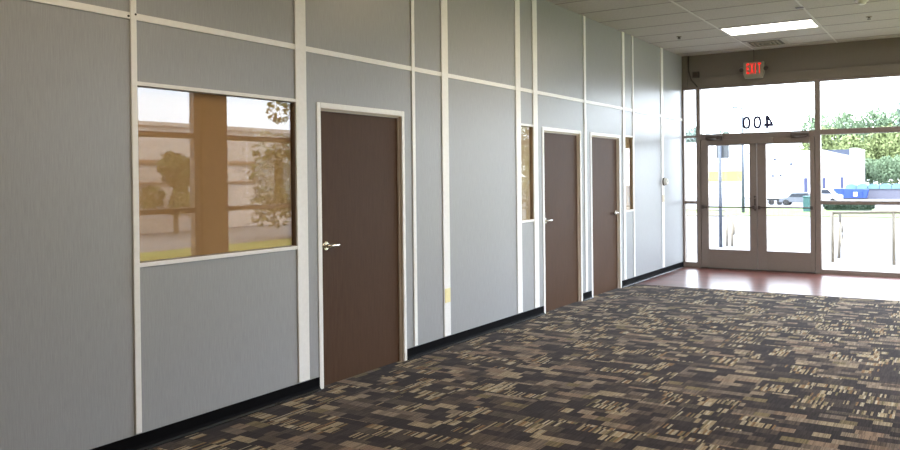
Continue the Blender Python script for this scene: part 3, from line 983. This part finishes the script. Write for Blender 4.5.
# foliage
def leaf_mesh(blobs, n, size, seed, flatness=1.0):
    rnd = random.Random(seed)
    m = MB()
    tot = sum(b[3] ** 2 for b in blobs)
    for (bx_, by_, bz_, br) in blobs:
        cnt = int(n * br * br / tot)
        for _ in range(cnt):
            d = Vector((rnd.gauss(0, 1), rnd.gauss(0, 1), rnd.gauss(0, 1))).normalized()
            rr = br * (0.55 + 0.5 * rnd.random() ** 0.6)
            c = Vector((bx_, by_, bz_)) + Vector((d.x * rr, d.y * rr, d.z * rr * flatness))
            u = Vector((rnd.gauss(0, 1), rnd.gauss(0, 1), rnd.gauss(0, 1))).normalized()
            w_ = u.cross(d + Vector((rnd.gauss(0, .5), rnd.gauss(0, .5), rnd.gauss(0, .5)))).normalized()
            s = size * (0.6 + 0.8 * rnd.random())
            k0 = len(m.v)
            m.v += [tuple(c - u * s), tuple(c + w_ * s * 0.55), tuple(c + u * s), tuple(c - w_ * s * 0.55)]
            m.f.append((k0, k0 + 1, k0 + 2, k0 + 3))
    return m

def raw_mesh(mb, name, mat):
    me = bpy.data.meshes.new(name)
    me.from_pydata(mb.v, [], mb.f)
    me.materials.append(mat)
    return me

def crown(rnd, r, h, n=9):
    out = []
    for _ in range(n):
        a = rnd.random() * 6.28
        q = rnd.random() ** 0.5 * r * 0.62
        z = h * (0.30 + 0.55 * rnd.random())
        out.append((q * math.cos(a), q * math.sin(a), z, r * (0.36 + 0.22 * rnd.random())))
    out.append((0, 0, h * 0.82, r * 0.5))
    return out

TREE_MESH = {}
for kind, mat, n in (('pale', 'leaf_pale', 2600), ('mid', 'leaf_mid', 2600), ('blue', 'leaf_blue_haze', 2600)):
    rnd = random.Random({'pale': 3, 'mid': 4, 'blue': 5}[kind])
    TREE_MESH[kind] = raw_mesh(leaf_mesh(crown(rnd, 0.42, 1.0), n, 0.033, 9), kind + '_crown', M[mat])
tk = MB().tube([(0, 0, 0), (0.004, 0, 0.35), (0, 0.005, 0.75)], [0.03, 0.02, 0.008], 8)
TRUNK = raw_mesh(tk, 'trunk', M['bark'])

def tree(x, y, h, wide, kind, label):
    o = thing('tree', (x, y, gz(y)), label, 'tree', 'trees on the rise behind the white building')
    for nm, me in (('foliage', TREE_MESH[kind]), ('trunk', TRUNK)):
        c = bpy.data.objects.new(nm, me)
        COL.objects.link(c)
        c.parent = o
        c.scale = (h * wide, h * wide, h)
    o.rotation_euler.z = (x * 1.7 + y) % 6.28
    return o
TL = {'pale': 'pale yellowish green tree', 'mid': 'mid green tree', 'blue': 'dark green tree tinted bluish for haze,'}
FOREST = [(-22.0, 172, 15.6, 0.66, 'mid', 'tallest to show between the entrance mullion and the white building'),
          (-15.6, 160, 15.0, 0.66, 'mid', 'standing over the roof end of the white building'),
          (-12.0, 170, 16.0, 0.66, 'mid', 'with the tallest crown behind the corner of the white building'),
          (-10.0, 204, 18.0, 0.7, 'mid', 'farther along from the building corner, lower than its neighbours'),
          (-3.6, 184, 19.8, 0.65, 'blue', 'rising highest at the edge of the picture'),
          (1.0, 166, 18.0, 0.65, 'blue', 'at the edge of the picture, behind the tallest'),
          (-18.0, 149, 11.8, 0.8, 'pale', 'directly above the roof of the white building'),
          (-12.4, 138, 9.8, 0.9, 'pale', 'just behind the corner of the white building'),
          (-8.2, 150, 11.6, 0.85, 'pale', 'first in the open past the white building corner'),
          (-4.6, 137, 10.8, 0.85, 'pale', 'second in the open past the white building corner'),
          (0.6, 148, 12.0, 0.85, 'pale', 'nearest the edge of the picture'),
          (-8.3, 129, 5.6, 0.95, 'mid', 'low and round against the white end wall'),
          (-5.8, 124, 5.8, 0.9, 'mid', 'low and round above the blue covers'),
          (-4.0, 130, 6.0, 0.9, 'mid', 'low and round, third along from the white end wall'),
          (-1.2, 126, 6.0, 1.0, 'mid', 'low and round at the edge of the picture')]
for x, y, h, wd, kd, tail in FOREST:
    tree(x, y, h, wd, kd, TL[kd] + ' ' + tail)
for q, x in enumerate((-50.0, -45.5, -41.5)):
    tree(x, 152 + 8 * q, 13.8 - q * 0.5, 0.8, 'blue', 'tree tinted faint bluish for haze over the pale building with the yellow band, ' + ('farthest from', 'second from', 'nearest to')[q] + ' the light pole')

# clipped hedge
hg_ = thing('hedge', (-3.1, 59.3, gz(59)), 'long dark green hedge in front of the blue skip', 'hedge')
bl = [(-4.55 + 0.24 * q, 59.3, gz(59) + 0.36, 0.29) for q in range(13)]
leaf_mesh(bl, 3200, 0.07, 12, 0.95).build('foliage', M['leaf_hedge'], hg_)
bx(-4.6, -1.6, 59.15, 59.45, gz(59) - 0.1, gz(59) + 0.45).build('stems', M['leaf_hedge'], hg_)

# ------------------------------------------------------------------ outside, beyond the side windows (mirrored in the office window)
pb = thing('building', (24, 22, -0.3), 'long low pale pink building mirrored in the large office window', 'building')
bx(18.5, 30, 2, 27, -0.6, 3.42).build('wall', M['pink_wall'], pb)
bx(18.42, 18.499, 2, 27, 2.08, 2.20).build('siding_band', M['band'], pb)
bx(18.42, 18.499, 2, 27, 1.43, 1.48).build('siding_band', M['band'], pb)
bx(18.40, 18.499, 2, 27, 3.30, 3.43).build('parapet_cap', M['pink_wall'], pb)

def verge_tree(x, y, h, r, z0, seed, label, n):
    o = thing('tree', (x, y, gz(y)), label, 'tree', 'young trees along the road')
    rnd = random.Random(seed)
    g0 = gz(y)
    bl = []
    for _ in range(14):
        a = rnd.random() * 6.28
        t_ = rnd.random()
        q = (1 - t_ * 0.75) * r * (0.3 + 0.6 * rnd.random())
        bl.append((x + q * math.cos(a), y + q * math.sin(a), g0 + z0 + (h - z0) * t_ * 0.9, r * (0.26 + 0.16 * rnd.random()) * (1 - 0.3 * t_)))
    leaf_mesh(bl, n, 0.085, seed).build('foliage', M['leaf_olive'], o)
    MB().tube([(x, y, g0), (x + 0.03, y, g0 + z0), (x, y + 0.03, g0 + h * 0.8)], [0.09, 0.06, 0.02], 8).build('trunk', M['bark'], o)
    return o
verge_tree(17.3, 15.5, 2.75, 1.0, 0.75, 21, 'round young tree mirrored at one side of the large office window', 2600)
verge_tree(12.0, 15.5, 4.1, 1.9, 0.6, 23, 'taller young tree mirrored at the other side of the large office window', 2500)
verge_tree(12.6, 29.5, 6.2, 2.0, 1.3, 29, 'lacy young tree farther along the verge, mirrored in the narrow office window', 2600)
verge_tree(8.6, 23.5, 5.0, 1.5, 1.2, 31, 'young tree nearest the entrance side of the verge, mirrored in the narrow office window', 1500)
